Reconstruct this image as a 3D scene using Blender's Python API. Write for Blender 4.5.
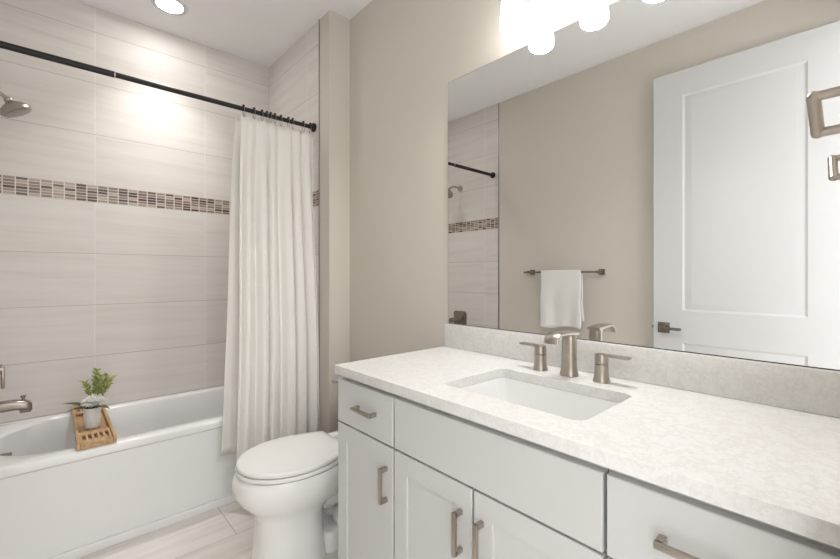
import bpy, bmesh, math, random
from mathutils import Vector, Matrix
for o in list(bpy.data.objects):
    bpy.data.objects.remove(o, do_unlink=True)
S = bpy.context.scene
COL = S.collection
PI = math.pi
random.seed(4)

# ------------------------------------------------------------------ camera, world, exposure
CAM_H = 1.2
YAW = math.atan(368 / 406)
cd = bpy.data.cameras.new('camera'); cam = bpy.data.objects.new('camera', cd); COL.objects.link(cam)
cam.location = (0, 0, CAM_H); cam.rotation_euler = (PI / 2, 0, -YAW)
cd.sensor_fit = 'HORIZONTAL'; cd.sensor_width = 36; cd.lens = 406 * 36 / 840
cd.shift_y = -4.5 / 840; cd.clip_start = 0.02
S.camera = cam
W = bpy.data.worlds.new('world'); S.world = W; W.use_nodes = True
W.node_tree.nodes['Background'].inputs[0].default_value = (1.0, 0.99, 0.975, 1)
W.node_tree.nodes['Background'].inputs[1].default_value = 0.72
S.view_settings.view_transform = 'Standard'; S.view_settings.look = 'None'
S.view_settings.gamma = 1; S.view_settings.use_curve_mapping = False
S.view_settings.exposure = 2.17
DOWNLIGHT = 0.85      # watts of the shower downlight
SHADE = 2.3           # emission of the vanity light's glass shades
BULB = 0.58            # watts thrown down out of each open shade

# ------------------------------------------------------------------ room numbers (metres)
XV = 1.306       # vanity wall
XL = -0.306      # left wall
YB = 2.93        # tiled back wall
XS = 1.171       # right wall of the tub alcove
YW = 2.06        # front of the short wing wall
YT = 2.176       # where the tile stops
ZC = 2.71        # ceiling
YF = 0.0         # doorway wall
ZK = 0.884       # countertop

# ------------------------------------------------------------------ node helpers
class NT:
    def __init__(s, name, rough=0.5, metal=0.0, color=(0.8, 0.8, 0.8)):
        s.m = bpy.data.materials.new(name); s.m.use_nodes = True
        s.t = s.m.node_tree; s.b = s.t.nodes['Principled BSDF']
        s.b.inputs['Base Color'].default_value = (*color, 1)
        s.b.inputs['Roughness'].default_value = rough
        s.b.inputs['Metallic'].default_value = metal
    def n(s, typ, **kw):
        x = s.t.nodes.new(typ)
        for k, v in kw.items(): setattr(x, k, v)
        return x
    def lk(s, a, b): s.t.links.new(a, b)
    def put(s, sock, v):
        if isinstance(v, bpy.types.NodeSocket): s.lk(v, sock)
        else: sock.default_value = v
    def math(s, op, a, b=0.0, c=0.0):
        x = s.n('ShaderNodeMath', operation=op)
        s.put(x.inputs[0], a); s.put(x.inputs[1], b); s.put(x.inputs[2], c)
        return x.outputs[0]
    def mix(s, f, a, b):
        x = s.n('ShaderNodeMix', data_type='RGBA')
        s.put(x.inputs[0], f)
        s.put(x.inputs[6], a if isinstance(a, bpy.types.NodeSocket) else (*a, 1))
        s.put(x.inputs[7], b if isinstance(b, bpy.types.NodeSocket) else (*b, 1))
        return x.outputs[2]
    def xyz(s):
        g = s.n('ShaderNodeNewGeometry'); p = s.n('ShaderNodeSeparateXYZ'); s.lk(g.outputs['Position'], p.inputs[0])
        return p.outputs[0], p.outputs[1], p.outputs[2]
    def obj(s):
        g = s.n('ShaderNodeTexCoord'); return g.outputs['Object']
    def vec(s, a, b, c):
        x = s.n('ShaderNodeCombineXYZ'); s.put(x.inputs[0], a); s.put(x.inputs[1], b); s.put(x.inputs[2], c); return x.outputs[0]
    def noise(s, v, scale=1.0, detail=3.0, rough=0.55):
        x = s.n('ShaderNodeTexNoise'); s.lk(v, x.inputs['Vector'])
        x.inputs['Scale'].default_value = scale; x.inputs['Detail'].default_value = detail; x.inputs['Roughness'].default_value = rough
        return x.outputs[0]
    def white(s, v):
        x = s.n('ShaderNodeTexWhiteNoise', noise_dimensions='3D'); s.lk(v, x.inputs['Vector']); return x.outputs[0]
    def ramp(s, f, stops, interp='LINEAR'):
        x = s.n('ShaderNodeValToRGB'); r = x.color_ramp; r.interpolation = interp
        while len(r.elements) < len(stops): r.elements.new(0.5)
        for e, (p, c) in zip(r.elements, stops): e.position = p; e.color = (*c, 1)
        s.lk(f, x.inputs[0]); return x.outputs[0]
    def bump(s, h, strength, dist=0.002):
        x = s.n('ShaderNodeBump'); x.inputs['Strength'].default_value = strength; x.inputs['Distance'].default_value = dist
        s.lk(h, x.inputs['Height']); s.lk(x.outputs[0], s.b.inputs['Normal'])
    def color(s, v): s.put(s.b.inputs['Base Color'], v)

def paint(name, c, rough=0.85, amp=0.02, bump=0.05):
    t = NT(name, rough, 0, c)
    g = t.n('ShaderNodeNewGeometry'); f = t.noise(g.outputs['Position'], 3.0, 2.0)
    t.color(t.mix(f, tuple(x * (1 - amp) for x in c), tuple(min(1, x * (1 + amp)) for x in c)))
    if bump: t.bump(t.noise(g.outputs['Position'], 260.0, 2.0), bump, 0.001)
    return t.m

def metal(name, c, rough, stretch=(1, 1, 60)):
    t = NT(name, rough, 1.0, c)
    mp = t.n('ShaderNodeMapping'); t.lk(t.obj(), mp.inputs[0]); mp.inputs['Scale'].default_value = stretch
    f = t.noise(mp.outputs[0], 40.0, 2.0)
    t.color(t.mix(f, tuple(x * 0.9 for x in c), tuple(min(1, x * 1.08) for x in c)))
    t.put(t.b.inputs['Roughness'], t.math('MULTIPLY_ADD', f, 0.12, rough - 0.06))
    return t.m

def tile_material(name, axis):
    t = NT(name, 0.32)
    x, y, z = t.xyz(); a = x if axis == 'x' else y
    TW = 0.566; TH = 0.289; Z0 = 1.61; Z1 = 1.704
    a0 = 0.18 if axis == 'x' else YB - 0.03
    up = t.math('GREATER_THAN', z, (Z0 + Z1) / 2)
    zl = t.math('DIVIDE', t.math('SUBTRACT', Z0, z), TH); zu = t.math('DIVIDE', t.math('SUBTRACT', z, Z1), TH)
    row = t.math('ADD', t.math('MULTIPLY', up, zu), t.math('MULTIPLY', t.math('SUBTRACT', 1.0, up), zl))
    colm = t.math('DIVIDE', t.math('SUBTRACT', a, a0), TW)
    rid = t.math('ADD', t.math('FLOOR', row), t.math('MULTIPLY', up, 17.0)); cid = t.math('FLOOR', colm)
    gw = 0.0034
    def line(v, pitch):       # 1 on the grout
        f = t.math('FRACT', v)
        d = t.math('MINIMUM', f, t.math('SUBTRACT', 1.0, f))
        return t.math('LESS_THAN', d, gw / 2 / pitch)
    grout = t.math('MAXIMUM', line(row, TH), line(colm, TW))
    rnd = t.white(t.vec(rid, cid, 3.3))
    band = t.math('MULTIPLY', t.math('GREATER_THAN', z, Z0), t.math('LESS_THAN', z, Z1))
    # long horizontal striations, different in every tile
    sv = t.vec(t.math('ADD', t.math('MULTIPLY', a, 1.1), t.math('MULTIPLY', rnd, 40.0)), t.math('MULTIPLY', rnd, 9.0), t.math('MULTIPLY', t.math('ADD', z, t.math('MULTIPLY', a, 0.03)), 22.0))
    f1 = t.noise(sv, 1.0, 4.0, 0.6)
    sv2 = t.vec(t.math('MULTIPLY', a, 2.0), rnd, t.math('MULTIPLY', z, 130.0))
    f2 = t.noise(sv2, 1.0, 2.0, 0.5)
    f = t.math('ADD', t.math('MULTIPLY', f1, 0.8), t.math('MULTIPLY', f2, 0.2))
    body = t.ramp(f, [(0.25, (0.62, 0.57, 0.53)), (0.45, (0.69, 0.65, 0.615)), (0.62, (0.725, 0.69, 0.66)), (0.8, (0.745, 0.715, 0.69))])
    grc = t.mix(line(row, TH), (0.82, 0.80, 0.77), (0.50, 0.46, 0.43))
    tile = t.mix(grout, body, grc)
    # mosaic band: little stacked bricks of glass and stone
    MW = 0.0472; MH = (Z1 - Z0) / 6
    mc = t.math('DIVIDE', a, MW); mr = t.math('DIVIDE', t.math('SUBTRACT', z, Z0), MH)
    mg = t.math('MAXIMUM', t.math('LESS_THAN', t.math('FRACT', mc), 0.0048 / MW), t.math('LESS_THAN', t.math('FRACT', mr), 0.0028 / MH))
    mrnd = t.white(t.vec(t.math('FLOOR', mc), t.math('FLOOR', mr), 1.7))
    mcol = t.ramp(mrnd, [(0.0, (0.075, 0.048, 0.036)), (0.16, (0.15, 0.10, 0.076)), (0.34, (0.26, 0.18, 0.14)), (0.5, (0.34, 0.255, 0.205)), (0.68, (0.44, 0.355, 0.295)), (0.86, (0.23, 0.18, 0.15))], 'CONSTANT')
    mos = t.mix(mg, mcol, (0.68, 0.63, 0.58))
    t.color(t.mix(band, tile, mos))
    r = t.math('MULTIPLY_ADD', t.math('MAXIMUM', grout, t.math('MULTIPLY', band, mg)), 0.3, 0.52)
    t.put(t.b.inputs['Roughness'], t.math('SUBTRACT', r, t.math('MULTIPLY', band, 0.25)))
    h = t.math('SUBTRACT', 1.0, t.math('MAXIMUM', t.math('MULTIPLY', grout, t.math('SUBTRACT', 1.0, band)), t.math('MULTIPLY', band, mg)))
    t.bump(h, 0.5, 0.0015)
    return t.m

def floor_material():
    t = NT('floor_plank_tile', 0.38)
    x, y, z = t.xyz()
    PW = 0.30; PL = 0.61
    r = t.math('DIVIDE', t.math('SUBTRACT', y, 1.965), PW); ri = t.math('FLOOR', r)
    c = t.math('DIVIDE', t.math('ADD', t.math('SUBTRACT', x, 0.634), t.math('MULTIPLY', ri, PL / 3)), PL)
    def line(v, pitch):
        f = t.math('FRACT', v); d = t.math('MINIMUM', f, t.math('SUBTRACT', 1.0, f))
        return t.math('LESS_THAN', d, 0.0016 / pitch)
    g = t.math('MAXIMUM', line(r, PW), line(c, PL))
    rnd = t.white(t.vec(ri, t.math('FLOOR', c), 0.4))
    f = t.noise(t.vec(t.math('ADD', t.math('MULTIPLY', x, 1.6), t.math('MULTIPLY', rnd, 30.0)), t.math('MULTIPLY', y, 17.0), rnd), 1.0, 4.0, 0.6)
    f = t.math('ADD', f, t.math('MULTIPLY', t.math('SUBTRACT', rnd, 0.5), 0.12))
    body = t.ramp(f, [(0.22, (0.60, 0.55, 0.50)), (0.42, (0.75, 0.71, 0.665)), (0.6, (0.81, 0.775, 0.735)), (0.8, (0.83, 0.80, 0.77))])
    t.color(t.mix(g, body, (0.42, 0.38, 0.34)))
    t.bump(t.math('SUBTRACT', 1.0, g), 0.4, 0.0015)
    return t.m

def quartz():
    t = NT('pale_quartz', 0.22)
    g = t.n('ShaderNodeNewGeometry'); P = g.outputs['Position']
    a = t.noise(P, 20.0, 6.0, 0.7); b = t.noise(P, 120.0, 6.0, 0.75)
    v = t.math('ABSOLUTE', t.math('SUBTRACT', a, 0.5))
    vein = t.math('SUBTRACT', 1.0, t.math('MINIMUM', 1.0, t.math('MULTIPLY', v, 22.0)))
    base = t.ramp(b, [(0.3, (0.68, 0.67, 0.65)), (0.5, (0.735, 0.73, 0.715)), (0.7, (0.77, 0.765, 0.755))])
    t.color(t.mix(t.math('MULTIPLY', vein, t.math('MULTIPLY', b, 0.7)), base, (0.56, 0.53, 0.48)))
    return t.m

def fabric(name, c, tr=0.25, scale=900.0, rough=0.9, bump=0.35):
    t = NT(name, rough, 0, c)
    g = t.n('ShaderNodeNewGeometry'); f = t.noise(g.outputs['Position'], scale, 2.0)
    t.color(t.mix(f, tuple(x * 0.9 for x in c), tuple(min(1, x * 1.05) for x in c)))
    t.bump(f, bump, 0.001)
    if tr > 0:
        out = t.t.nodes['Material Output']; d = t.n('ShaderNodeBsdfTranslucent'); d.inputs[0].default_value = (*c, 1)
        mx = t.n('ShaderNodeMixShader'); mx.inputs[0].default_value = tr
        t.lk(t.b.outputs[0], mx.inputs[1]); t.lk(d.outputs[0], mx.inputs[2]); t.lk(mx.outputs[0], out.inputs[0])
    return t.m

def wood(name):
    t = NT(name, 0.5)
    x, y, z = t.xyz()
    f = t.noise(t.vec(t.math('MULTIPLY', x, 60.0), t.math('MULTIPLY', y, 5.0), t.math('MULTIPLY', z, 60.0)), 1.0, 3.0)
    t.color(t.ramp(f, [(0.25, (0.36, 0.205, 0.095)), (0.5, (0.52, 0.33, 0.17)), (0.75, (0.63, 0.44, 0.255))]))
    return t.m

def glow(name, c, s):
    t = NT(name, 0.4, 0, (0.9, 0.9, 0.9))
    g = t.n('ShaderNodeNewGeometry'); f = t.noise(g.outputs['Position'], 30.0, 1.0)
    t.put(t.b.inputs['Emission Color'], t.mix(f, c, tuple(x * 0.98 for x in c)))
    t.b.inputs['Emission Strength'].default_value = s
    return t.m

def porcelain(name, c=(0.86, 0.86, 0.85), rough=0.12):
    t = NT(name, rough, 0, c)
    g = t.n('ShaderNodeNewGeometry'); f = t.noise(g.outputs['Position'], 4.0, 1.0)
    t.color(t.mix(f, tuple(x * 0.99 for x in c), c)); t.b.inputs['Coat Weight'].default_value = 0.2
    return t.m

def leafy(name, a, b, rough=0.45):
    t = NT(name, rough)
    g = t.n('ShaderNodeNewGeometry'); f = t.noise(g.outputs['Position'], 70.0, 2.0)
    t.color(t.mix(f, a, b)); return t.m

M = dict(
    wall=paint('beige_wall_paint', (0.64, 0.597, 0.535)),
    ceil=paint('white_ceiling_paint', (0.85, 0.855, 0.86), 0.9),
    white=paint('white_trim_paint', (0.62, 0.625, 0.63), 0.4, 0.01, 0),
    cabinet=paint('pale_grey_cabinet_paint', (0.575, 0.577, 0.572), 0.38, 0.01, 0),
    carcass=paint('cabinet_inner_shade', (0.42, 0.41, 0.40), 0.6, 0.01, 0),
    tx=tile_material('striated_wall_tile_back', 'x'), ty=tile_material('striated_wall_tile_side', 'y'),
    floor=floor_material(), quartz=quartz(),
    nickel=metal('brushed_nickel', (0.46, 0.415, 0.365), 0.31),
    nickel_dark_refl=metal('brushed_nickel_dark_reflection', (0.30, 0.265, 0.228), 0.27),  # darker nickel finish, with the dark surroundings it reflects put into its base colour
    chrome=metal('polished_chrome', (0.5, 0.49, 0.48), 0.15),
    trimmetal=metal('satin_edge_trim', (0.34, 0.325, 0.31), 0.35),
    black=paint('matte_black_metal', (0.006, 0.0055, 0.005), 0.5, 0.05, 0),
    dark=paint('dark_rubber', (0.03, 0.03, 0.03), 0.6, 0.02, 0),
    tub=porcelain('white_tub_acrylic', (0.79, 0.79, 0.79), 0.16),
    china=porcelain('white_china', (0.85, 0.845, 0.835), 0.1),
    seat=porcelain('white_seat_plastic', (0.82, 0.815, 0.80), 0.22),
    basin=porcelain('white_basin', (0.82, 0.82, 0.815), 0.1),
    curtain=fabric('cream_linen', (0.94, 0.918, 0.88), 0.12, 700.0, 0.9, 0.12),
    liner=fabric('beige_liner', (0.87, 0.84, 0.795), 0.15, 900.0, 0.9, 0.12),
    towel=fabric('white_terry', (0.84, 0.835, 0.82), 0.0, 500.0, 0.95, 1.0),
    wood=wood('honey_bamboo'),
    lens=glow('downlight_lens_glow', (1.0, 0.98, 0.95), 14.0),
    shade=glow('frosted_shade_glow', (1.0, 0.985, 0.97), SHADE),
    pot=paint('white_matte_ceramic', (0.80, 0.79, 0.775), 0.5, 0.02, 0),
    soil=leafy('dark_soil', (0.03, 0.022, 0.015), (0.07, 0.05, 0.035), 0.9),
    leaf=leafy('dark_leaf', (0.045, 0.075, 0.03), (0.13, 0.16, 0.085)),
    sprig=leafy('lime_leaf', (0.17, 0.23, 0.04), (0.52, 0.55, 0.22)),
    petal=leafy('white_petal', (0.88, 0.87, 0.82), (0.93, 0.92, 0.88), 0.6),
)
def mirror_mat():
    t = NT('silvered_mirror', 0.0, 1.0, (0.90, 0.905, 0.90))
    g = t.n('ShaderNodeNewGeometry'); f = t.noise(g.outputs['Position'], 2.0, 1.0)
    t.color(t.mix(f, (0.885, 0.89, 0.885), (0.895, 0.90, 0.895))); return t.m
M['mirror'] = mirror_mat()

# ------------------------------------------------------------------ object helpers
WORLD = {}
def thing(name, label, cat, loc, group=None):
    o = bpy.data.objects.new(name, None); COL.objects.link(o); o.location = loc
    o.empty_display_size = 0.05; WORLD[o.name] = Vector(loc)
    return tag(o, label, cat, group)
def tag(o, label, cat, group=None, kind=None):
    o['label'] = label; o['category'] = cat
    if group: o['group'] = group
    if kind: o['kind'] = kind
    return o
def obj(name, bm, mat, parent=None, label=None, smooth=35, base=False, recalc=True):
    if recalc: bmesh.ops.recalc_face_normals(bm, faces=bm.faces[:])
    lo = Vector([min(v.co[i] for v in bm.verts) for i in range(3)]); hi = Vector([max(v.co[i] for v in bm.verts) for i in range(3)])
    c = (lo + hi) / 2
    if base: c.z = lo.z
    bmesh.ops.translate(bm, verts=bm.verts[:], vec=-c)
    me = bpy.data.meshes.new(name); bm.to_mesh(me); bm.free()
    me.materials.append(mat)
    if smooth:
        for p in me.polygons: p.use_smooth = True
        me.set_sharp_from_angle(angle=math.radians(smooth))
    o = bpy.data.objects.new(name, me); COL.objects.link(o); WORLD[o.name] = c
    if parent: o.parent = parent; o.location = c - WORLD[parent.name]
    else: o.location = c
    if label: o['label'] = label
    return o
def structure(name, bm, mat, smooth=None):
    o = obj(name, bm, mat, None, None, smooth); o['kind'] = 'structure'; return o
def box(bm, a, b, bev=0.0, seg=2):
    a, b = Vector(a), Vector(b)
    r = bmesh.ops.create_cube(bm, size=1)
    vs = r['verts']
    for v in vs: v.co = Vector([(a[i] + b[i]) / 2 + v.co[i] * (b[i] - a[i]) for i in range(3)])
    if bev:
        es = list({e for v in vs for e in v.link_edges})
        bmesh.ops.bevel(bm, geom=es, offset=bev, segments=seg, profile=0.5, affect='EDGES')
    return bm
def B(*boxes, bev=0.0, seg=2):
    bm = bmesh.new()
    for a, b in boxes: box(bm, a, b, bev, seg)
    return bm
def loft(bm, loops, cap0=True, cap1=True, closed=True):
    rings = [[bm.verts.new(p) for p in l] for l in loops]
    n = len(rings[0])
    for r0, r1 in zip(rings, rings[1:]):
        for i in range(n if closed else n - 1):
            j = (i + 1) % n
            bm.faces.new((r0[i], r0[j], r1[j], r1[i]))
    if cap0: bm.faces.new(rings[0][::-1])
    if cap1: bm.faces.new(rings[-1])
    return bm
def frame_of(d):
    d = d.normalized(); up = Vector((0, 0, 1)) if abs(d.z) < 0.95 else Vector((1, 0, 0))
    u = d.cross(up).normalized(); return u, u.cross(d).normalized()
def tube(bm, pts, rad, n=12, cap=True):
    pts = [Vector(p) for p in pts]; loops = []
    u = None
    for i, p in enumerate(pts):
        d = (pts[min(i + 1, len(pts) - 1)] - pts[max(i - 1, 0)]).normalized()
        if u is None: u, v = frame_of(d)
        else:
            u = (u - d * u.dot(d)).normalized(); v = u.cross(d)
        r = rad[i] if isinstance(rad, (list, tuple)) else rad
        loops.append([p + (u * math.cos(2 * PI * k / n) + v * math.sin(2 * PI * k / n)) * r for k in range(n)])
    return loft(bm, loops, cap, cap)
def lathe(bm, c, prof, n=32, axis='z', cap0=True, cap1=True, d=None):
    """prof: (radius, height along axis)"""
    c = Vector(c); ax = {'x': Vector((1, 0, 0)), 'y': Vector((0, 1, 0)), 'z': Vector((0, 0, 1))}[axis] if d is None else Vector(d).normalized()
    u, v = frame_of(ax)
    loops = [[c + ax * h + (u * math.cos(2 * PI * k / n) + v * math.sin(2 * PI * k / n)) * r for k in range(n)] for r, h in prof]
    return loft(bm, loops, cap0, cap1)
def rrect(x0, x1, y0, y1, r, z, k=8):
    pts = []
    if not isinstance(r, (list, tuple)): r = [r] * 4
    for (cx, cy, a0, rr) in ((x1 - r[0], y1 - r[0], 0, r[0]), (x0 + r[1], y1 - r[1], 90, r[1]), (x0 + r[2], y0 + r[2], 180, r[2]), (x1 - r[3], y0 + r[3], 270, r[3])):
        for i in range(k + 1):
            a = math.radians(a0 + 90 * i / k); pts.append(Vector((cx + rr * math.cos(a), cy + rr * math.sin(a), z)))
    return pts
def ball(bm, c, r, seg=16, scale=(1, 1, 1)):
    bmesh.ops.create_uvsphere(bm, u_segments=seg, v_segments=max(8, seg // 2), radius=1,
                              matrix=Matrix.Translation(c) @ Matrix.Diagonal((r * scale[0], r * scale[1], r * scale[2], 1)))
    return bm
def slab(w, h, t, panels=(), rings=(), bev=0.002):
    """Flat front (local y=0, facing -y) with inset panels: a cabinet or room door. rings: (inset, depth)."""
    bm = bmesh.new()
    xs = sorted({0, w} | {p[0] for p in panels} | {p[1] for p in panels}); zs = sorted({0, h} | {p[2] for p in panels} | {p[3] for p in panels})
    b = bev
    vg = {}
    def V(x, y, z):
        k = (round(x, 5), round(y, 5), round(z, 5))
        if k not in vg: vg[k] = bm.verts.new((x, y, z))
        return vg[k]
    def cx(x): return min(max(x, b), w - b)
    def cz(z): return min(max(z, b), h - b)
    for i in range(len(xs) - 1):
        for j in range(len(zs) - 1):
            x0, x1, z0, z1 = xs[i], xs[i + 1], zs[j], zs[j + 1]
            if any(p[0] <= x0 + 1e-6 and p[1] >= x1 - 1e-6 and p[2] <= z0 + 1e-6 and p[3] >= z1 - 1e-6 for p in panels): continue
            bm.faces.new((V(cx(x0), 0, cz(z0)), V(cx(x1), 0, cz(z0)), V(cx(x1), 0, cz(z1)), V(cx(x0), 0, cz(z1))))
    for p in panels:
        prev = [(p[0], 0, p[2]), (p[1], 0, p[2]), (p[1], 0, p[3]), (p[0], 0, p[3])]
        for ins, dep in rings:
            cur = [(p[0] + ins, dep, p[2] + ins), (p[1] - ins, dep, p[2] + ins), (p[1] - ins, dep, p[3] - ins), (p[0] + ins, dep, p[3] - ins)]
            for k in range(4):
                a, c_ = prev[k], prev[(k + 1) % 4]; d, e = cur[(k + 1) % 4], cur[k]
                bm.faces.new((V(*a), V(*c_), V(*d), V(*e)))
            prev = cur
        bm.faces.new([V(*q) for q in prev])
    # edge bevel, sides and back
    fx = [q for q in xs]; fz = [q for q in zs]
    ring0 = []
    ring0 += [(cx(x), b_) for x, b_ in [(q, 'b') for q in fx]]
    def border(o, y):
        pts = []
        X = lambda q: min(max(q, o), w - o); Z = lambda q: min(max(q, o), h - o)
        pts += [(X(q), y, o) for q in fx]; pts += [(w - o, y, Z(q)) for q in fz[1:]]
        pts += [(X(q), y, h - o) for q in fx[::-1][1:]]; pts += [(o, y, Z(q)) for q in fz[::-1][1:-1]]
        return pts
    L = [border(b, 0), border(0, b), border(0, t)]
    for r0, r1 in zip(L, L[1:]):
        n = len(r0)
        for k in range(n):
            a, c_, d, e = r0[k], r0[(k + 1) % n], r1[(k + 1) % n], r1[k]
            if (Vector(a) - Vector(c_)).length < 1e-6 and (Vector(d) - Vector(e)).length < 1e-6: continue
            try: bm.faces.new((V(*a), V(*c_), V(*d), V(*e)))
            except ValueError: pass
    bm.faces.new([V(*q) for q in L[-1]][::-1])
    return bm
def placed(bm, X, Y, Z, o):
    m = Matrix(((X[0], Y[0], Z[0], o[0]), (X[1], Y[1], Z[1], o[1]), (X[2], Y[2], Z[2], o[2]), (0, 0, 0, 1)))
    bmesh.ops.transform(bm, matrix=m, verts=bm.verts[:]); return bm

# ================================================================== THE ROOM
T = 0.12
structure('floor', B(((XL - T, -1.6, -0.1), (XV + T, YB + T, 0.0))), M['floor'])
structure('ceiling', B(((XL - T, -T, ZC), (XV + T, YB + T, ZC + 0.1))), M['ceil'])
structure('wall_back', B(((XL - T, YB, 0), (XV + T, YB + T, ZC))), M['tx'])
structure('wall_left', B(((XL - T, -T, 0), (XL, YT, ZC))), M['wall'])
structure('wall_left_alcove', B(((XL - T, YT, 0), (XL, YB, ZC))), M['ty'])
structure('wall_right', B(((XV, -T, 0), (XV + T, YB, ZC))), M['wall'])
structure('wall_wing', B(((XS, YW, 0), (XV, YT, ZC))), M['wall'])
structure('wall_right_alcove', B(((XS, YT, 0), (XV, YB, ZC))), M['ty'])
bm = B(((0.58, -T, 0), (XV, YF, ZC)), ((XL, -T, 2.47), (0.58, YF, ZC)), ((XL, -T, 0), (-0.28, YF, 2.47)))
structure('wall_front', bm, M['wall'])
# satin metal edging where the tile stops
structure('trim_1', B(((XS - 0.004, YT - 0.005, 0.0), (XS, YT + 0.005, ZC)), bev=0.001), M['trimmetal'])
structure('trim_2', B(((XL, YT - 0.005, 0.0), (XL + 0.004, YT + 0.005, ZC)), bev=0.001), M['trimmetal'])
# door casing round the doorway and baseboards
structure('trim_3', B(((0.58, YF, 0), (0.65, YF + 0.012, 2.54)), ((-0.29, YF, 2.47), (0.58, YF + 0.012, 2.54)), bev=0.002), M['white'])
structure('baseboard_left', B(((XL, 0.02, 0), (XL + 0.014, YT - 0.006, 0.13)), bev=0.003), M['white'])
structure('baseboard_wing', B(((XS, YW - 0.014, 0), (XV - 0.014, YW, 0.13)), bev=0.003), M['white'])
structure('baseboard_right', B(((XV - 0.014, 1.30, 0), (XV, YW - 0.014, 0.13)), bev=0.003), M['white'])

# open white two panel door, swung back beside the left wall
hp = Vector((-0.262, 0.045, 0.012)); fp = Vector((-0.238, 0.918, 0.012))
X_ = (fp - hp).normalized(); Y_ = Vector((-X_.y, X_.x, 0)); DW = (fp - hp).length; DH = 2.437
door = obj('door_1', placed(slab(DW, DH, 0.034,
        panels=((0.160, DW - 0.160, 0.968, 2.285), (0.160, DW - 0.160, 0.21, 0.775)),
        rings=((0.006, 0.004), (0.013, 0.006), (0.045, 0.001), (0.047, 0.001)), bev=0.002), X_, Y_, (0, 0, 1), hp), M['white'], smooth=20)
door['kind'] = 'structure'
def on_door(s, out, z): p = hp + X_ * s - Y_ * out; return Vector((p.x, p.y, z))
bm = bmesh.new()
zz = 0.872
def door_box(bm, s0, s1, o0, o1, z0, z1, bev):
    t = B(((s0, -o1, z0), (s1, -o0, z1)), bev=bev)
    placed(t, X_, Y_, (0, 0, 1), (hp.x, hp.y, 0)); me = bpy.data.meshes.new('tmp'); t.to_mesh(me); t.free(); bm.from_mesh(me); bpy.data.meshes.remove(me)
door_box(bm, DW - 0.093, DW - 0.027, 0.0, 0.008, zz - 0.033, zz + 0.033, 0.002)
tube(bm, [on_door(DW - 0.06, 0.006, zz), on_door(DW - 0.06, 0.055, zz)], 0.011, 16)
door_box(bm, DW - 0.165, DW - 0.048, 0.044, 0.058, zz - 0.009, zz + 0.009, 0.003)
obj('door_handle', bm, M['nickel_dark_refl'], door, 'brushed nickel lever on a square plate')
bm = bmesh.new(); door_box(bm, DW - 0.001, DW + 0.009, -0.024, -0.010, zz - 0.009, zz + 0.009, 0.002)
obj('latch_bolt', bm, M['nickel_dark_refl'], door)

# ================================================================== BATHTUB
X0, X1, Y0, Y1, ZR = XL + 0.003, XS - 0.003, 2.248, YB - 0.002, 0.452
tub = thing('bathtub', 'white alcove bathtub with a plain front apron', 'bathtub', ((X0 + X1) / 2, (Y0 + Y1) / 2, 0))
bm = bmesh.new()
def tl(f, bk, l, r, rad, z): return rrect(X0 + l, X1 - r, Y0 + f, Y1 - bk, rad, z, 12)
loft(bm, [tl(0.012, 0, 0, 0, 0.002, 0.0), tl(0.012, 0, 0, 0, 0.002, 0.405), tl(0.0, 0, 0, 0, 0.004, 0.415), tl(0, 0, 0, 0, 0.004, ZR - 0.014), tl(0.003, 0, 0, 0, 0.006, ZR - 0.005), tl(0.011, 0.004, 0.004, 0.004, 0.01, ZR),
          tl(0.062, 0.045, 0.085, 0.075, [0.13, 0.28, 0.27, 0.13], ZR), tl(0.068, 0.051, 0.091, 0.081, [0.13, 0.275, 0.265, 0.13], ZR - 0.003), tl(0.075, 0.058, 0.10, 0.09, [0.125, 0.27, 0.26, 0.125], ZR - 0.014),
          tl(0.085, 0.068, 0.115, 0.13, [0.12, 0.22, 0.22, 0.12], ZR - 0.12), tl(0.105, 0.088, 0.135, 0.24, [0.11, 0.19, 0.19, 0.11], 0.13), tl(0.13, 0.113, 0.17, 0.31, [0.1, 0.16, 0.16, 0.1], 0.075), tl(0.17, 0.15, 0.22, 0.36, 0.08, 0.058)])
obj('tub_shell', bm, M['tub'], tub, smooth=40)
obj('apron_ledge', B(((X0, Y0 - 0.003, 0.0), (X1, Y0 + 0.02, 0.040)), bev=0.004, seg=3), M['tub'], tub)
bm = bmesh.new()
lathe(bm, (X0 + 0.108, 2.62, 0.375), [(0.035, 0), (0.035, 0.006), (0.03, 0.01)], 28, d=(1, 0, 0.12))
box(bm, (X0 + 0.115, 2.60, 0.378), (X0 + 0.168, 2.63, 0.392), 0.004)
obj('overflow_plate', bm, M['nickel_dark_refl'], tub, 'brushed nickel overflow plate with trip lever')
obj('drain', lathe(bmesh.new(), (X0 + 0.33, 2.60, 0.0585), [(0.035, 0), (0.035, 0.002), (0.028, 0.004)], 28), M['nickel'], tub)

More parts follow.
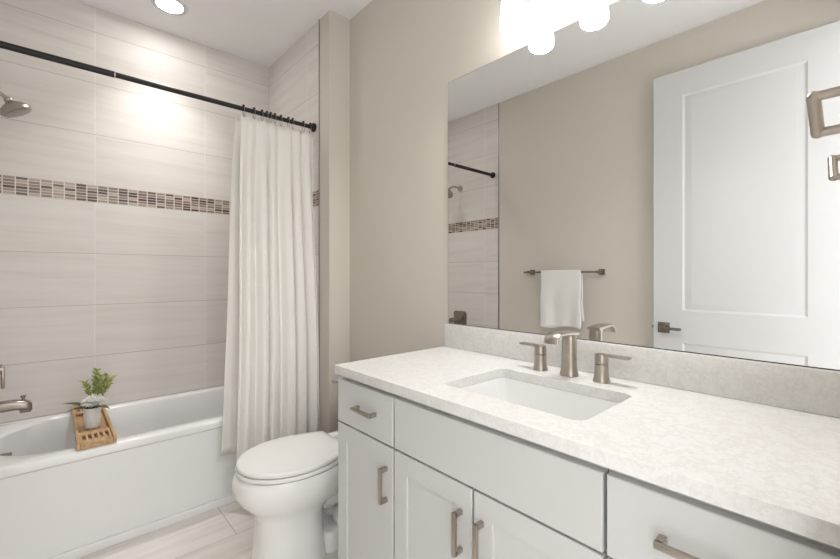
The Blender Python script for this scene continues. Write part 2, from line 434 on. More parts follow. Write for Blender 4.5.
# ================================================================== TOILET
TY = 1.655
toilet = thing('toilet', 'white elongated toilet with closed lid between vanity and bathtub', 'toilet', (0.85, TY, 0))
def egg(xf, xc, xb, b, z, e=2.0, n=48, eb=None):
    pts = []
    for k in range(n):
        a = 2 * PI * k / n; c, s = math.cos(a), math.sin(a)
        ee = e if c < 0 else (eb or e)
        px = abs(c) ** (2 / ee) * (1 if c > 0 else -1); py = abs(s) ** (2 / ee) * (1 if s > 0 else -1)
        L = (xc - xf) if c < 0 else (xb - xc)
        pts.append(Vector((xc + px * L, TY + py * b, z)))
    return pts
bm = bmesh.new()
loft(bm, [egg(0.592, 0.76, 0.900, 0.128, 0.0, 2.4), egg(0.592, 0.76, 0.898, 0.128, 0.02, 2.4), egg(0.602, 0.76, 0.892, 0.124, 0.05, 2.4), egg(0.610, 0.76, 0.885, 0.120, 0.14, 2.4), egg(0.610, 0.76, 0.89, 0.121, 0.215, 2.4),
          egg(0.600, 0.765, 0.935, 0.130, 0.242, 2.3), egg(0.575, 0.77, 0.99, 0.146, 0.265, 2.2, eb=2.5), egg(0.548, 0.775, 1.02, 0.163, 0.295, 2.1, eb=2.6), egg(0.530, 0.78, 1.03, 0.175, 0.33, 2.1, eb=2.8),
          egg(0.524, 0.78, 1.02, 0.180, 0.36, 2.1, eb=3), egg(0.528, 0.78, 1.03, 0.180, 0.388, 2.1, eb=3), egg(0.537, 0.78, 1.03, 0.178, 0.401, 2.1, eb=3), egg(0.56, 0.78, 1.02, 0.16, 0.4045, 2.1, eb=3)])
# rear deck, trapway and foot, all one casting
loft(bm, [rrect(0.94, 1.23, TY - 0.12, TY + 0.12, 0.05, 0.27), rrect(0.92, 1.26, TY - 0.15, TY + 0.15, 0.05, 0.33), rrect(0.92, 1.27, TY - 0.16, TY + 0.16, 0.05, 0.405), rrect(0.93, 1.265, TY - 0.155, TY + 0.155, 0.05, 0.41)])
tube(bm, [(0.84, TY, 0.25), (0.90, TY, 0.235), (0.96, TY, 0.262), (1.02, TY, 0.285), (1.075, TY, 0.25), (1.09, TY, 0.18), (1.06, TY, 0.10), (1.02, TY, 0.0)], [0.085, 0.088, 0.094, 0.094, 0.09, 0.086, 0.082, 0.08], 24)
tube(bm, [(0.86, TY, 0.315), (0.92, TY, 0.285), (0.98, TY, 0.295), (1.05, TY, 0.30)], [0.12, 0.125, 0.13, 0.12], 24)
loft(bm, [rrect(0.87, 1.16, TY - 0.10, TY + 0.10, 0.04, 0.0), rrect(0.87, 1.16, TY - 0.10, TY + 0.10, 0.04, 0.055), rrect(0.875, 1.15, TY - 0.092, TY + 0.092, 0.035, 0.075), rrect(0.88, 1.14, TY - 0.08, TY + 0.08, 0.03, 0.082)])
ball(bm, (0.985, TY - 0.055, 0.115), 0.052, 20)
ball(bm, (0.985, TY + 0.055, 0.115), 0.052, 20)
obj('bowl', bm, M['china'], toilet, smooth=50)
def seat_loop(xf, xb, b, bb, z, xc=0.76):
    pts = [Vector((xc - (xc - xf) * abs(math.cos(t)) ** 0.97, TY + b * math.sin(t), z)) for t in [PI / 2 - PI * k / 40 for k in range(41)]]
    side = []
    for k in range(1, 9):
        q = k / 8; w = b + (bb - b) * q ** 1.7
        side.append((xc + (xb - 0.012 - xc) * q, w))
    side += [(xb - 0.004, bb - 0.004), (xb, bb - 0.014)]
    pts += [Vector((x, TY - w, z)) for x, w in side] + [Vector((x, TY + w, z)) for x, w in side[::-1]]
    return pts
def ring(g, z): return seat_loop(0.536 + g, 0.985 - g, 0.186 - g, 0.138 - g, z)
bm = bmesh.new(); loft(bm, [ring(0.018, 0.4078), ring(0.002, 0.4078), ring(0.0, 0.410), ring(0.0, 0.421), ring(0.002, 0.4232), ring(0.02, 0.4232)])
obj('seat', bm, M['seat'], toilet, smooth=40)
def cover(g, z): return seat_loop(0.540 + g, 0.977 - g, 0.183 - g, 0.134 - g, z)
bm = bmesh.new(); loft(bm, [cover(0.02, 0.4268), cover(0.002, 0.4268), cover(0.0, 0.429), cover(0.0, 0.439), cover(0.005, 0.4445), cover(0.03, 0.447), cover(0.08, 0.449)])
obj('lid', bm, M['seat'], toilet, smooth=40)
for s in (-1, 1):
    obj('hinge', B(((0.985, TY + s * 0.075 - 0.022, 0.409), (1.03, TY + s * 0.075 + 0.022, 0.437)), bev=0.006), M['seat'], toilet)
bm = bmesh.new()
loft(bm, [rrect(1.115, 1.285, TY - 0.165, TY + 0.165, 0.035, 0.412), rrect(1.105, 1.288, TY - 0.172, TY + 0.172, 0.035, 0.45), rrect(1.10, 1.29, TY - 0.178, TY + 0.176, 0.03, 0.688)])
obj('tank', bm, M['china'], toilet, smooth=40)
bm = bmesh.new()
loft(bm, [rrect(1.094, 1.293, TY - 0.184, TY + 0.184, 0.03, 0.690), rrect(1.09, 1.295, TY - 0.187, TY + 0.187, 0.03, 0.696), rrect(1.09, 1.295, TY - 0.187, TY + 0.187, 0.03, 0.708), rrect(1.098, 1.288, TY - 0.18, TY + 0.18, 0.025, 0.714)])
obj('tank_lid', bm, M['china'], toilet, smooth=40)
bm = bmesh.new()
lathe(bm, (1.10, TY + 0.135, 0.664), [(0.016, 0), (0.016, -0.006), (0.011, -0.012), (0.010, -0.022)], 20, 'x')
tube(bm, [(1.079, TY + 0.13, 0.664), (1.077, TY + 0.165, 0.661), (1.078, TY + 0.200, 0.652)], [0.010, 0.010, 0.012], 12)
obj('flush_lever', bm, M['chrome'], toilet, 'chrome flush lever')
for s in (-1, 1):
    obj('bolt_cap', ball(bmesh.new(), (0.99 + 0.06, TY + s * 0.085, 0.08), 0.014, 14), M['seat'], toilet)

# ================================================================== VANITY
FX = 0.751       # face of drawers and doors
def cab_box(y0, y1):
    return B(((FX + 0.021, y0, 0.10), (XV - 0.002, y1, 0.852)), ((FX + 0.08, y0, 0.0), (XV - 0.002, y1, 0.10)))
def front(y0, y1, z0, z1, shaker=False):     # y0 < y1
    w, h = y1 - y0, z1 - z0
    pn = ((0.056, w - 0.056, 0.056, h - 0.056),) if shaker else ()
    return placed(slab(w, h, 0.02, pn, ((0.0009, 0.005),), 0.0018), (0, -1, 0), (1, 0, 0), (0, 0, 1), (FX, y1, z0))
def pull(parent, y, z, vertical, L=0.106):
    bm = bmesh.new(); h = L / 2; w = 0.0058
    xo = FX - 0.030
    if vertical:
        box(bm, (xo, y - w, z - h), (xo + 0.0095, y + w, z + h), 0.0012)
        for s in (-1, 1): box(bm, (xo + 0.004, y - w, z + s * (h - 0.0062) - 0.0062), (FX + 0.0005, y + w, z + s * (h - 0.0062) + 0.0062), 0.0012)
    else:
        box(bm, (xo, y - h, z - w), (xo + 0.0095, y + h, z + w), 0.0012)
        for s in (-1, 1): box(bm, (xo + 0.004, y + s * (h - 0.0062) - 0.0062, z - w), (FX + 0.0005, y + s * (h - 0.0062) + 0.0062, z + w), 0.0012)
    return obj('pull', bm, M['nickel'], parent, 'brushed nickel bar pull')
ZT, ZD, ZU, ZB = 0.835, 0.687, 0.681, 0.115
c1 = thing('vanity_cabinet', 'narrow pale grey vanity cabinet nearest the toilet, drawer over one door', 'cabinet', (1.03, 1.1, 0), 'vanity cabinets')
obj('body', cab_box(0.945, 1.260), M['cabinet'], c1)
d = obj('drawer', front(0.950, 1.261, ZD, ZT), M['cabinet'], c1); pull(d, 1.083, 0.763, False)
d = obj('door', front(0.950, 1.261, ZB, ZU, True), M['cabinet'], c1); pull(d, 0.979, 0.568, True)
c2 = thing('vanity_cabinet', 'wide pale grey vanity cabinet under the sink with two doors', 'cabinet', (1.03, 0.636, 0), 'vanity cabinets')
# sink base: an open box so that the basin has room
obj('body', B(((FX + 0.021, 0.328, 0.10), (XV - 0.002, 0.346, 0.852)), ((FX + 0.021, 0.924, 0.10), (XV - 0.002, 0.942, 0.852)), ((FX + 0.021, 0.346, 0.10), (XV - 0.002, 0.924, 0.118)),
              ((FX + 0.021, 0.346, 0.65), (FX + 0.039, 0.924, 0.852)), ((FX + 0.021, 0.615, 0.118), (FX + 0.039, 0.665, 0.65)), ((FX + 0.08, 0.328, 0.0), (FX + 0.1, 0.942, 0.10)), ((XV - 0.012, 0.346, 0.118), (XV - 0.002, 0.924, 0.852))), M['cabinet'], c2)
obj('false_front', front(0.329, 0.942, ZD, ZT), M['cabinet'], c2)
d = obj('door', front(0.6435, 0.942, ZB, ZU, True), M['cabinet'], c2); pull(d, 0.677, 0.568, True)
d = obj('door', front(0.329, 0.6365, ZB, ZU, True), M['cabinet'], c2); pull(d, 0.610, 0.568, True)
c3 = thing('vanity_cabinet', 'pale grey drawer cabinet at the right end of the vanity', 'cabinet', (1.03, 0.17, 0), 'vanity cabinets')
obj('body', cab_box(0.004, 0.325), M['cabinet'], c3)
for z0, z1, pz in ((ZD, ZT, 0.763), (0.40, ZU, 0.54), (ZB, 0.394, 0.255)):
    d = obj('drawer', front(0.006, 0.321, z0, z1), M['cabinet'], c3); pull(d, 0.181, pz, False)

# countertop with the sink cut-out
SX0, SX1, SY0, SY1 = 0.842, 1.135, 0.412, 0.836
def holed(outer, inner, z0, z1):
    bm = bmesh.new()
    e = []
    for l in (outer, inner):
        vs = [bm.verts.new((p.x, p.y, z1)) for p in l]
        e += [bm.edges.new((vs[i], vs[(i + 1) % len(vs)])) for i in range(len(vs))]
    r = bmesh.ops.triangle_fill(bm, use_beauty=True, use_dissolve=False, edges=e)
    fs = [f for f in r['geom'] if isinstance(f, bmesh.types.BMFace)]
    ex = bmesh.ops.extrude_face_region(bm, geom=fs)
    vs = [v for v in ex['geom'] if isinstance(v, bmesh.types.BMVert)]
    for v in vs: v.co.z = z0
    return bm
bm = holed(rrect(0.737, XV - 0.001, 0.002, 1.263, 0.003, 0, 2), rrect(SX0, SX1, SY0, SY1, 0.028, 0, 8), ZK - 0.030, ZK)
top = obj('countertop', bm, M['quartz'], smooth=30)
bv = top.modifiers.new('edge', 'BEVEL'); bv.width = 0.0018; bv.segments = 2; bv.limit_method = 'ANGLE'; bv.angle_limit = math.radians(50)
tag(top, 'speckled off-white quartz countertop on the vanity', 'countertop')
o = obj('backsplash', B(((XV - 0.021, 0.002, ZK + 0.0005), (XV - 0.001, 1.256, ZK + 0.1016)), bev=0.0015), M['quartz'])
tag(o, 'low speckled quartz backsplash strip under the mirror', 'backsplash')
sink = thing('sink', 'white rectangular undermount sink set in the quartz countertop', 'sink', ((SX0 + SX1) / 2, (SY0 + SY1) / 2, 0.70))
bm = bmesh.new(); zb = ZK - 0.0305
def sl(g, z, r): return rrect(SX0 + g, SX1 - g, SY0 + g, SY1 - g, r, z, 8)
loft(bm, [sl(-0.018, zb - 0.012, 0.03), sl(-0.018, zb, 0.03), sl(-0.003, zb, 0.03), sl(0.0002, zb, 0.03), sl(0.001, zb - 0.004, 0.03), sl(0.003, zb - 0.02, 0.03), sl(0.007, zb - 0.05, 0.032), sl(0.014, zb - 0.11, 0.036), sl(0.026, zb - 0.128, 0.036), sl(0.05, zb - 0.135, 0.03), sl(0.12, zb - 0.139, 0.018),
          sl(0.12, zb - 0.15, 0.018), sl(0.03, zb - 0.145, 0.03), sl(-0.002, zb - 0.11, 0.03), sl(-0.010, zb - 0.012, 0.03)], False, False)
# close the basin floor, the underside and the rim's underside
bm.verts.ensure_lookup_table(); n = 36
bm.faces.new([bm.verts[10 * n + k] for k in range(n)])
bm.faces.new([bm.verts[11 * n + k] for k in range(n)])
for f in [f for f in bm.faces if all(10 * n <= v.index < 12 * n for v in f.verts) and len(f.verts) == 4]: bm.faces.remove(f)
for k in range(n): bm.faces.new((bm.verts[14 * n + k], bm.verts[14 * n + (k + 1) % n], bm.verts[(k + 1) % n], bm.verts[k]))
obj('basin', bm, M['basin'], sink, smooth=40)
obj('drain', lathe(bmesh.new(), ((SX0 + SX1) / 2, (SY0 + SY1) / 2, zb - 0.1395), [(0.024, 0), (0.024, 0.003), (0.019, 0.005), (0.016, 0.009)], 24), M['nickel'], sink)

# widespread faucet
FAX, FAY = 1.207, 0.632
fa = thing('faucet', 'brushed nickel widespread faucet with two lever handles behind the sink', 'faucet', (FAX, FAY, ZK))
bm = bmesh.new()
def col(cx, cy, prof, ex=1.0, n=32, sq=2.6):
    L = []
    for r, h in prof:
        l = []
        for k in range(n):
            a = 2 * PI * k / n; c, s = math.cos(a), math.sin(a)
            l.append(Vector((cx + abs(c) ** (2 / sq) * math.copysign(1, c) * r * ex, cy + abs(s) ** (2 / sq) * math.copysign(1, s) * r, ZK + h)))
        L.append(l)
    return L
loft(bm, col(FAX, FAY, [(0.0275, 0.0005), (0.0275, 0.004), (0.0245, 0.016), (0.0225, 0.032), (0.0215, 0.06), (0.0215, 0.128)], 0.9))
# flat ribbon spout: rises a little, then rolls over the sink
path = [(FAX + 0.021, 0.1375), (FAX + 0.0, 0.1385), (FAX - 0.04, 0.1405), (FAX - 0.07, 0.142), (FAX - 0.088, 0.141), (FAX - 0.102, 0.135), (FAX - 0.110, 0.125), (FAX - 0.114, 0.112)]
th = [0.011, 0.011, 0.0095, 0.009, 0.009, 0.009, 0.009, 0.008]
loops = []
for i, (x, h) in enumerate(path):
    a = Vector(path[max(i - 1, 0)]); b_ = Vector(path[min(i + 1, len(path) - 1)]); d = (b_ - a).normalized(); nn = Vector((d.y, -d.x))   # points up/out
    if nn.y < 0 and i < 5: nn = -nn
    hw = 0.0225 + 0.001 * i / 7; e = 0.003
    q = []
    for (sy, sn) in ((-1, 0), (-1, 1), (1, 1), (1, 0)):
        pass
    inn = -nn * th[i]
    o3 = lambda yy, off: Vector((x + off.x, FAY + yy, ZK + h + off.y))
    z2 = Vector((0, 0))
    q = [o3(-hw, inn * 0.25), o3(-hw + e, z2), o3(hw - e, z2), o3(hw, inn * 0.25), o3(hw, inn * 0.8), o3(hw - e, inn), o3(-hw + e, inn), o3(-hw, inn * 0.8)]
    loops.append(q)
loft(bm, loops)
obj('spout', bm, M['nickel'], fa, smooth=40)
for s in (-1, 1):
    y = FAY + s * 0.1016
    bm = bmesh.new()
    loft(bm, col(FAX, y, [(0.0235, 0.0005), (0.0235, 0.003), (0.0205, 0.014), (0.019, 0.03), (0.0185, 0.052)], 1.0, 32, 2.2))
    h = obj('handle', bm, M['nickel'], fa, smooth=40)
    bm = bmesh.new()
    loft(bm, col(FAX, y, [(0.0185, 0.0545), (0.0185, 0.078), (0.017, 0.082)], 1.0, 32, 2.2))
    a, b_ = (y - 0.012, y + 0.074) if s > 0 else (y - 0.080, y + 0.012)
    box(bm, (FAX - 0.014, a, ZK + 0.076), (FAX + 0.014, b_, ZK + 0.083), 0.002)
    obj('lever', bm, M['nickel'], h, smooth=40)

# frameless mirror
mir = thing('mirror', 'large frameless wall mirror above the vanity backsplash', 'mirror', (XV, 0.63, ZK + 0.1022))
obj('glass', B(((XV - 0.006, 0.0125, ZK + 0.1042), (XV - 0.0035, 1.2490, 2.049)), bev=0.0004, seg=1), M['mirror'], mir, smooth=None)
obj('backing', B(((XV - 0.0034, 0.0105, ZK + 0.1022), (XV - 0.0005, 1.2515, 2.0515))), M['dark'], mir, 'dark edge of the backing', smooth=None)

# three shade vanity light above the mirror
VX = 1.208
vl = thing('vanity_light', 'three shade brushed nickel vanity light glowing above the mirror', 'light fixture', (XV, 0.64, 2.23))
obj('backplate', B(((XV - 0.022, 0.38, 2.21), (XV - 0.001, 0.90, 2.27)), bev=0.004), M['nickel'], vl)
for y in (0.842, 0.637, 0.437):
    bm = bmesh.new()
    tube(bm, [(XV - 0.02, y, 2.24), (VX + 0.03, y, 2.245), (VX + 0.008, y, 2.242), (VX, y, 2.232), (VX, y, 2.205)], 0.009, 14)
    lathe(bm, (VX, y, 2.195), [(0.028, 0), (0.03, 0.012), (0.022, 0.02)], 24)
    arm = obj('arm', bm, M['nickel'], vl)
    bm = bmesh.new()
    lathe(bm, (VX, y, 2.069), [(0.034, 0.0), (0.043, 0.003), (0.047, 0.012), (0.046, 0.03), (0.037, 0.135), (0.033, 0.144)], 36)
    obj('glass_shade', bm, M['shade'], vl, 'glowing frosted white glass shade')
    lb = bpy.data.lights.new('bulb', 'AREA'); lb.shape = 'DISK'; lb.size = 0.07; lb.energy = BULB; lb.color = (1.0, 0.985, 0.97); lb.spread = math.radians(165)
    lo = bpy.data.objects.new('bulb', lb); COL.objects.link(lo); lo.parent = vl; lo.location = Vector((VX, y, 2.067)) - WORLD[vl.name]

# ================================================================== SHOWER ALCOVE
RY, RZ = 2.235, 2.085
rod = thing('shower_curtain_rod', 'black telescoping shower curtain rod across the tub alcove', 'curtain rod', ((XL + XS) / 2, RY, RZ))
obj('outer_tube', tube(bmesh.new(), [(XL + 0.004, RY, RZ), (0.205, RY, RZ)], 0.0135, 24), M['black'], rod)
obj('inner_tube', tube(bmesh.new(), [(0.206, RY, RZ), (XS - 0.004, RY, RZ)], 0.0118, 24), M['black'], rod)
obj('joint_ring', tube(bmesh.new(), [(0.203, RY, RZ), (0.2075, RY, RZ)], 0.0140, 24), M['nickel'], rod, 'pale ring at the joint')
for x, s in ((XL, 1), (XS, -1)):
    obj('end_flange', lathe(bmesh.new(), (x + s * 0.001, RY, RZ), [(0.024, 0), (0.026, s * 0.004), (0.026, s * 0.012), (0.018, s * 0.02)], 28, 'x'), M['black'], rod)

hooks_x = [0.757, 0.812, 0.855, 0.882, 0.903, 0.927, 0.962, 1.006, 1.032, 1.098, 1.142]
ordn = ['leftmost', 'second from the left', 'third from the left', 'fourth from the left', 'fifth from the left', 'middle one of eleven', 'fifth from the right', 'fourth from the right', 'third from the right', 'second from the right', 'rightmost']
for i, x in enumerate(hooks_x):
    t = thing('curtain_hook', 'black ball shower curtain hook on the rod, ' + ordn[i], 'curtain hook', (x, RY, RZ), 'shower curtain hooks')
    bm = bmesh.new()
    pts = [(x, RY + 0.0145 * math.sin(a), RZ + 0.0145 * math.cos(a)) for a in [k * PI / 8 for k in range(-4, 9)]]
    pts = [(x, RY - 0.006, RZ - 0.044), (x, RY - 0.017, RZ - 0.030)] + pts[0:1] + pts[1:9] + [(x, RY + 0.016, RZ - 0.010), (x, RY + 0.008, RZ - 0.03), (x, RY - 0.002, RZ - 0.044)]
    tube(bm, pts, 0.0013, 8)
    obj('wire', bm, M['chrome'], t, 'chrome wire')
    for k, dy in enumerate((0.0,)):
        obj('ball', ball(bmesh.new(), (x, RY + dy, RZ + 0.0165), 0.0075, 14), M['black'], t)

def smoothstep(a, b, x):
    t = max(0, min(1, (x - a) / (b - a))); return t * t * (3 - 2 * t)
def drape(xl, xr, ztop, zbot, yc, folds, amp, seed, nu=220, nv=60, lean=0.0):
    """xl, xr, yc, amp: functions of v (0 top .. 1 hem)"""
    rnd = random.Random(seed); ph = [rnd.uniform(0, 6.28) for _ in range(6)]
    bm = bmesh.new(); G = []
    for j in range(nv + 1):
        v = j / nv; row = []
        for i in range(nu + 1):
            u = i / nu
            w = u + 0.018 * math.sin(2 * PI * u * 2.3 + ph[0]) + 0.012 * math.sin(2 * PI * 3.7 * u + ph[1] + v * 0.8)
            p = 2 * PI * folds * w
            y = math.sin(p) + 0.16 * math.sin(2.1 * p + ph[2]) * (0.5 + v) + 0.3 * math.sin(0.47 * p + ph[3] + 0.9 * v)
            y /= 1.45
            x = xl(v) + (xr(v) - xl(v)) * u + 0.45 * amp(v) * math.cos(p) * 0.6
            sag = 0.006 * abs(math.sin(PI * u * 10)) * max(0, 1 - v * 12)
            row.append(bm.verts.new((x, yc(v) - lean * u * v + amp(v) * y, ztop - sag - (ztop - zbot) * v + 0.004 * math.sin(p * 0.5) * v)))
        G.append(row)
    for j in range(nv):
        for i in range(nu): bm.faces.new((G[j][i], G[j][i + 1], G[j + 1][i + 1], G[j + 1][i]))
    return bm
bm = drape(lambda v: 0.742 - 0.052 * v ** 0.9, lambda v: 1.158 - 0.002 * v, RZ - 0.036, 0.185,
           lambda v: 2.232 - 0.066 * smoothstep(0.1, 0.75, v), 6.2, lambda v: 0.011 + 0.015 * smoothstep(0, 0.3, v), 3, lean=0.035)
o = obj('shower_curtain', bm, M['curtain'], smooth=80, recalc=False)
so = o.modifiers.new('cloth', 'SOLIDIFY'); so.thickness = 0.0016; so.offset = 0
tag(o, 'cream linen shower curtain gathered at the right of the tub', 'shower curtain')
bm = drape(lambda v: 0.728 - 0.088 * v ** 0.75, lambda v: 0.95, RZ - 0.040, 0.272,
           lambda v: 2.268 - 0.048 * smoothstep(0.1, 0.7, v), 3.2, lambda v: 0.009 - 0.002 * v, 8, 120, 50)
o = obj('curtain_liner', bm, M['liner'], smooth=80, recalc=False)
so = o.modifiers.new('cloth', 'SOLIDIFY'); so.thickness = 0.0012; so.offset = 0
tag(o, 'beige liner edge showing left of the cream shower curtain', 'curtain liner')

# shower head
SYh = 2.63
sh = thing('overhead_shower', 'brushed nickel shower head on an arm above the tub', 'shower head', (XL, SYh, 2.02))
obj('flange', lathe(bmesh.new(), (XL + 0.001, SYh, 2.03), [(0.03, 0), (0.03, 0.004), (0.016, 0.014)], 28, 'x'), M['nickel'], sh)
obj('arm', tube(bmesh.new(), [(XL + 0.005, SYh, 2.03), (XL + 0.05, SYh, 2.035), (XL + 0.085, SYh, 2.036), (XL + 0.130, SYh, 2.022), (XL + 0.156, SYh, 2.004)], 0.0085, 16), M['nickel'], sh)
hd = Vector((0.50, 0.0, -0.86)).normalized(); hc = Vector((XL + 0.156, SYh, 2.002))
bm = bmesh.new(); ball(bm, hc + hd * 0.006, 0.016, 18)
lathe(bm, hc, [(0.015, 0.010), (0.020, 0.018), (0.038, 0.026), (0.054, 0.040), (0.059, 0.049), (0.059, 0.060), (0.054, 0.064)], 36, d=hd)
h = obj('head', bm, M['nickel'], sh)
obj('spray_face', lathe(bmesh.new(), hc, [(0.052, 0.0642), (0.050, 0.067), (0.03, 0.069)], 32, d=hd), M['trimmetal'], h, 'darker spray face')
# valve trim
va = thing('shower_valve', 'square brushed nickel shower valve plate with lever on tiled wall', 'shower valve', (XL, SYh, 0.775))
bm = bmesh.new()
Lp = [[Vector((XL + dx, SYh + p.x, 0.775 + p.y)) for p in rrect(-0.08 + g, 0.08 - g, -0.08 + g, 0.08 - g, 0.025, 0)] for dx, g in ((0.001, 0), (0.006, 0), (0.009, 0.004))]
loft(bm, Lp); obj('plate', bm, M['nickel_dark_refl'], va)
bm = bmesh.new(); lathe(bm, (XL + 0.008, SYh, 0.775), [(0.027, 0), (0.025, 0.03), (0.021, 0.12), (0.02, 0.132)], 28, 'x')
box(bm, (XL + 0.134, SYh - 0.010, 0.686), (XL + 0.147, SYh + 0.010, 0.786), 0.003)
tube(bm, [(XL + 0.12, SYh, 0.770), (XL + 0.14, SYh, 0.770)], 0.015, 20)
obj('lever', bm, M['nickel_dark_refl'], va)
# tub spout
ts = thing('tub_spout', 'brushed nickel bathtub spout with diverter knob on tiled wall', 'tub spout', (XL, SYh - 0.01, 0.60))
bm = bmesh.new()
def sp(x, zc_, hz, hy): return [Vector((x, SYh - 0.01 + p.x, zc_ + p.y)) for p in rrect(-hy, hy, -hz, hz, min(hz, hy) * 0.55, 0, 6)]
loft(bm, [sp(XL + 0.001, 0.605, 0.032, 0.032), sp(XL + 0.012, 0.605, 0.032, 0.032), sp(XL + 0.016, 0.606, 0.025, 0.026), sp(XL + 0.12, 0.606, 0.024, 0.025), sp(XL + 0.18, 0.606, 0.022, 0.025), sp(XL + 0.215, 0.600, 0.022, 0.024), sp(XL + 0.232, 0.592, 0.02, 0.022), sp(XL + 0.238, 0.588, 0.014, 0.018)])
box(bm, (XL + 0.195, SYh - 0.026, 0.566), (XL + 0.236, SYh + 0.006, 0.592), 0.006)
obj('spout', bm, M['nickel_dark_refl'], ts)
obj('diverter_knob', lathe(bmesh.new(), (XL + 0.208, SYh - 0.01, 0.622), [(0.006, 0), (0.006, 0.012), (0.010, 0.014), (0.010, 0.022)], 18), M['nickel_dark_refl'], ts)
# downlight
LX, LY = 0.487, 2.62
dl = thing('recessed_light', 'round glowing recessed ceiling light above the tub', 'ceiling light', (LX, LY, ZC))
bm = bmesh.new()
lathe(bm, (LX, LY, ZC), [(0.066, -0.001), (0.066, -0.006), (0.088, -0.005), (0.091, -0.001)], 48, cap0=False, cap1=False)
obj('trim_ring', bm, M['white'], dl)
obj('lens', lathe(bmesh.new(), (LX, LY, ZC), [(0.0655, -0.0012), (0.0655, -0.004), (0.058, -0.005)], 40), M['lens'], dl, 'glowing white lens')

ld = bpy.data.lights.new('downlight_beam', 'AREA'); ld.shape = 'DISK'; ld.size = 0.11; ld.energy = DOWNLIGHT; ld.color = (1.0, 0.985, 0.965); ld.spread = math.radians(88)
lo = bpy.data.objects.new('downlight_beam', ld); COL.objects.link(lo); lo.parent = dl; lo.location = (0, 0, -0.008)
# ================================================================== BATH CADDY AND PLANT
CX0, CX1, CY0, CY1 = 0.078, 0.214, 2.252, 2.915
zc0 = ZR + 0.001
cad = thing('bath_caddy', 'honey bamboo bath caddy tray laid across the tub rims', 'bath caddy', ((CX0 + CX1) / 2, (CY0 + CY1) / 2, zc0))
for x in (CX0, CX1 - 0.012):
    obj('side_rail', B(((x, CY0, zc0), (x + 0.012, CY1, zc0 + 0.032)), bev=0.002), M['wood'], cad)
for y in (CY0, CY1 - 0.012):
    obj('end_board', B(((CX0 + 0.0125, y, zc0), (CX1 - 0.0125, y + 0.012, zc0 + 0.026)), bev=0.002), M['wood'], cad)
# slotted end grilles
xa, xb = CX0 + 0.0125, CX1 - 0.0125
for ya, yb in ((CY0 + 0.013, CY0 + 0.175), (CY1 - 0.145, CY1 - 0.013)):
    bs = [((xa, ya, zc0 + 0.014), (xb, ya + 0.035, zc0 + 0.024)), ((xa, yb - 0.045, zc0 + 0.014), (xb, yb, zc0 + 0.024))]
    nn = 6; st = (xb - xa) / (nn - 0.0)
    for k in range(nn):
        cx_ = xa + (k) * (xb - xa - 0.009) / (nn - 1)
        bs.append(((cx_, ya + 0.034, zc0 + 0.014), (cx_ + 0.009, yb - 0.044, zc0 + 0.024)))
    obj('slotted_grille', B(*bs, bev=0.001, seg=1), M['wood'], cad)
bs = []
for k in range(4):
    w = (xb - xa) / 4; bs.append(((xa + k * w + 0.001, CY0 + 0.0125, zc0), (xa + (k + 1) * w - 0.001, CY1 - 0.0125, zc0 + 0.009)))
obj('tray_slats', B(*bs, bev=0.0015, seg=1), M['wood'], cad)
PX, PY, PZ = 0.145, 2.53, zc0 + 0.0095
pl = thing('potted_plant', 'small white pot of greenery and a white flower on bamboo caddy', 'potted plant', (PX, PY, PZ))
bm = bmesh.new(); lathe(bm, (PX, PY, PZ), [(0.026, 0), (0.030, 0.003), (0.033, 0.045), (0.035, 0.094), (0.0355, 0.097), (0.033, 0.097), (0.0325, 0.088), (0.031, 0.084)], 36, cap1=False)
obj('pot', bm, M['pot'], pl, smooth=40)
obj('soil', lathe(bmesh.new(), (PX, PY, PZ), [(0.0305, 0.080), (0.031, 0.086), (0.015, 0.088)], 24), M['soil'], pl)
def leaf(bm, base, d, up, L, w, droop, n=8, fold=0.25):
    base, d, up = Vector(base), Vector(d).normalized(), Vector(up).normalized()
    side = d.cross(up).normalized(); up = side.cross(d).normalized(); rows = []
    for i in range(n + 1):
        t = i / n; c = base + d * (L * t) - Vector((0, 0, 1)) * droop * t * t
        ww = w * max(0.04, math.sin(PI * min(1, t ** 0.75 * 0.97 + 0.03)))
        rows.append([bm.verts.new(c + side * ww * s + up * fold * ww * abs(s)) for s in (-1, -0.5, 0, 0.5, 1)])
    for a, b_ in zip(rows, rows[1:]):
        for k in range(4): bm.faces.new((a[k], a[k + 1], b_[k + 1], b_[k]))
top_z = PZ + 0.088
def leafobj(name, bm, mat, parent):
    o = obj(name, bm, mat, parent, None, 60, recalc=False); s = o.modifiers.new('body', 'SOLIDIFY'); s.thickness = 0.001; return o
R = Vector((math.cos(YAW), -math.sin(YAW), 0)); A = Vector((math.sin(YAW), math.cos(YAW), 0)); U = Vector((0, 0, 1))
P0 = Vector((PX, PY, top_z))
for d, L, w, dr in ((-R + U * 0.72 - A * 0.25, 0.135, 0.019, 0.045), (-R * 0.75 - A * 0.5 + U * 0.4, 0.085, 0.017, 0.03), (R - A * 0.35 + U * 0.62, 0.125, 0.015, 0.05), (A + U * 0.4 - R * 0.3, 0.10, 0.017, 0.02)):
    bm = bmesh.new(); leaf(bm, P0 + Vector((d.x, d.y, 0)) * 0.015, d, U, L, w, dr)
    leafobj('broad_leaf', bm, M['leaf'], pl)
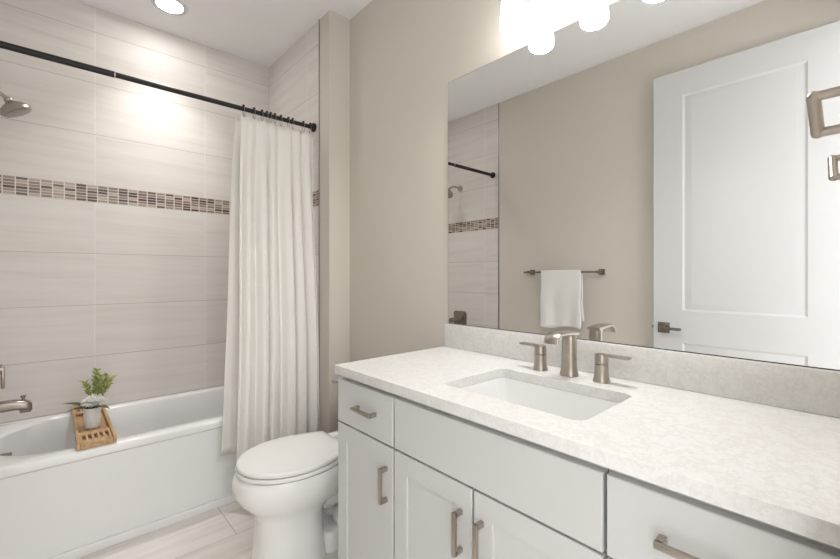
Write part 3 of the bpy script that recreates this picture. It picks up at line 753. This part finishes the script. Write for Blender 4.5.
# pale flower head of many petals
bm = bmesh.new(); fc = P0 + R * 0.034 - A * 0.030 + U * 0.034; rr = random.Random(2)
for k in range(110):
    a = k * 2.39996; h = 1 - (k + 0.5) / 110 * 1.1
    r = math.sqrt(max(0, 1 - h * h)); dv = Vector((r * math.cos(a), r * math.sin(a), h * 0.62))
    leaf(bm, fc + dv * 0.016, dv + Vector((0, 0, 0.18)), Vector((-dv.x, -dv.y, 1)), rr.uniform(0.034, 0.044), 0.0115, 0.004, 4, 0.4)
leafobj('flower_head', bm, M['petal'], pl)
bm = bmesh.new(); tube(bm, [P0 - U * 0.005, P0 + R * 0.01 + U * 0.015, fc], 0.003, 8)
obj('flower_stem', bm, M['leaf'], pl)
# upright lime sprig behind the flower
bm = bmesh.new(); rr = random.Random(7)
for d, L in ((-R * 0.42 + U, 0.145), (-R * 0.15 + A * 0.2 + U, 0.175), (R * 0.02 + U * 1.0, 0.20), (R * 0.22 + U - A * 0.1, 0.18), (R * 0.48 + U * 0.95, 0.175), (-R * 0.25 + A * 0.3 + U, 0.155), (R * 0.12 + A * 0.3 + U, 0.165)):
    d = d.normalized(); b0 = P0 + A * 0.012 + R * 0.008
    tube(bm, [b0, b0 + d * L * 0.5, b0 + d * (L - 0.02)], [0.0022, 0.0018, 0.001], 6)
    u, v = frame_of(d)
    for k in range(13):
        t = 0.40 + 0.5 * k / 12; a = k * 2.4
        dv = (u * math.cos(a) + v * math.sin(a)) * 0.75 + d * 0.8
        leaf(bm, b0 + d * L * t, dv, d, 0.030, 0.0100, 0.0, 4, 0.3)
leafobj('sprig', bm, M['sprig'], pl)

# ================================================================== LEFT WALL: TOWEL BAR AND TOWEL
TBX, TBZ = XL + 0.062, 1.222
tb = thing('towel_bar', 'brushed nickel towel bar on the beige wall, seen in the mirror', 'towel bar', (XL, 1.555, TBZ))
for y in (1.272, 1.835):
    bm = B(((XL + 0.001, y - 0.021, TBZ - 0.021), (XL + 0.009, y + 0.021, TBZ + 0.021)), ((XL + 0.008, y - 0.011, TBZ - 0.011), (TBX + 0.011, y + 0.011, TBZ + 0.011)), bev=0.002)
    obj('post', bm, M['nickel_dark_refl'], tb)
obj('bar', B(((TBX - 0.0065, 1.262, TBZ - 0.0065), (TBX + 0.0065, 1.878, TBZ + 0.0065)), bev=0.0015), M['nickel_dark_refl'], tb)
bm = bmesh.new(); rr = random.Random(5)
ty0, ty1 = 1.395, 1.715; G = []
prof = [(-0.017, -0.36 + k * 0.36 / 12) for k in range(12)] + [(0.0155 * math.cos(a) * -1, 0.0155 * math.sin(a)) for a in [k * PI / 8 for k in range(9)]] + [(0.017, -k * 0.415 / 18) for k in range(1, 19)]
for (dx, dz) in prof:
    row = []
    for i in range(41):
        u = i / 40; low = min(1, max(0, -dz / 0.43)); bul = 0.010 * low * (1 if dx > 0 else -0.4)
        wav = low * (0.008 * math.sin(u * 7 + 1) + 0.006 * math.sin(u * 15 + 2 + dz * 3))
        edge = 0.006 * math.sin(dz * 22) * low
        xx = TBX + dx + bul + wav * (1 if dx > 0 else 0.5)
        xx = max(XL + 0.012, xx)
        row.append(bm.verts.new((xx, ty0 + (ty1 - ty0) * u + edge - 0.012 * low * (1 - u), TBZ + dz + 0.012 * low * math.sin(u * 5 + 0.5) * (1 if dx > 0 else 0.3))))
    G.append(row)
for a, b_ in zip(G, G[1:]):
    for k in range(40): bm.faces.new((a[k], a[k + 1], b_[k + 1], b_[k]))
o = obj('towel', bm, M['towel'], smooth=70, recalc=False)
so = o.modifiers.new('pile', 'SOLIDIFY'); so.thickness = 0.007; so.offset = 0.9
tag(o, 'white terry hand towel folded over the towel bar', 'towel')

# ================================================================== TOWEL RING ON THE DOORWAY WALL
tr = thing('towel_ring', 'brushed nickel square towel ring at the mirror right edge', 'towel ring', (1.02, YF, 1.5))
a = Vector((1.012, 0.0655, 1.519)); b_ = Vector((1.046, 0.062, 1.462))
bm = bmesh.new(); tube(bm, [a, b_], 0.010, 18); ball(bm, a, 0.0103, 16); ball(bm, b_, 0.0103, 16)
obj('drop_bar', bm, M['nickel'], tr)
bm = bmesh.new(); tube(bm, [a, (a.x, 0.004, a.z)], 0.0085, 16); lathe(bm, (a.x, 0.0005, a.z), [(0.022, 0), (0.022, 0.006), (0.012, 0.012)], 24, 'y')
obj('post', bm, M['nickel'], tr)
bm = bmesh.new(); tube(bm, [b_, (b_.x, 0.012, b_.z)], 0.0085, 16)
obj('lower_bar', bm, M['nickel'], tr)
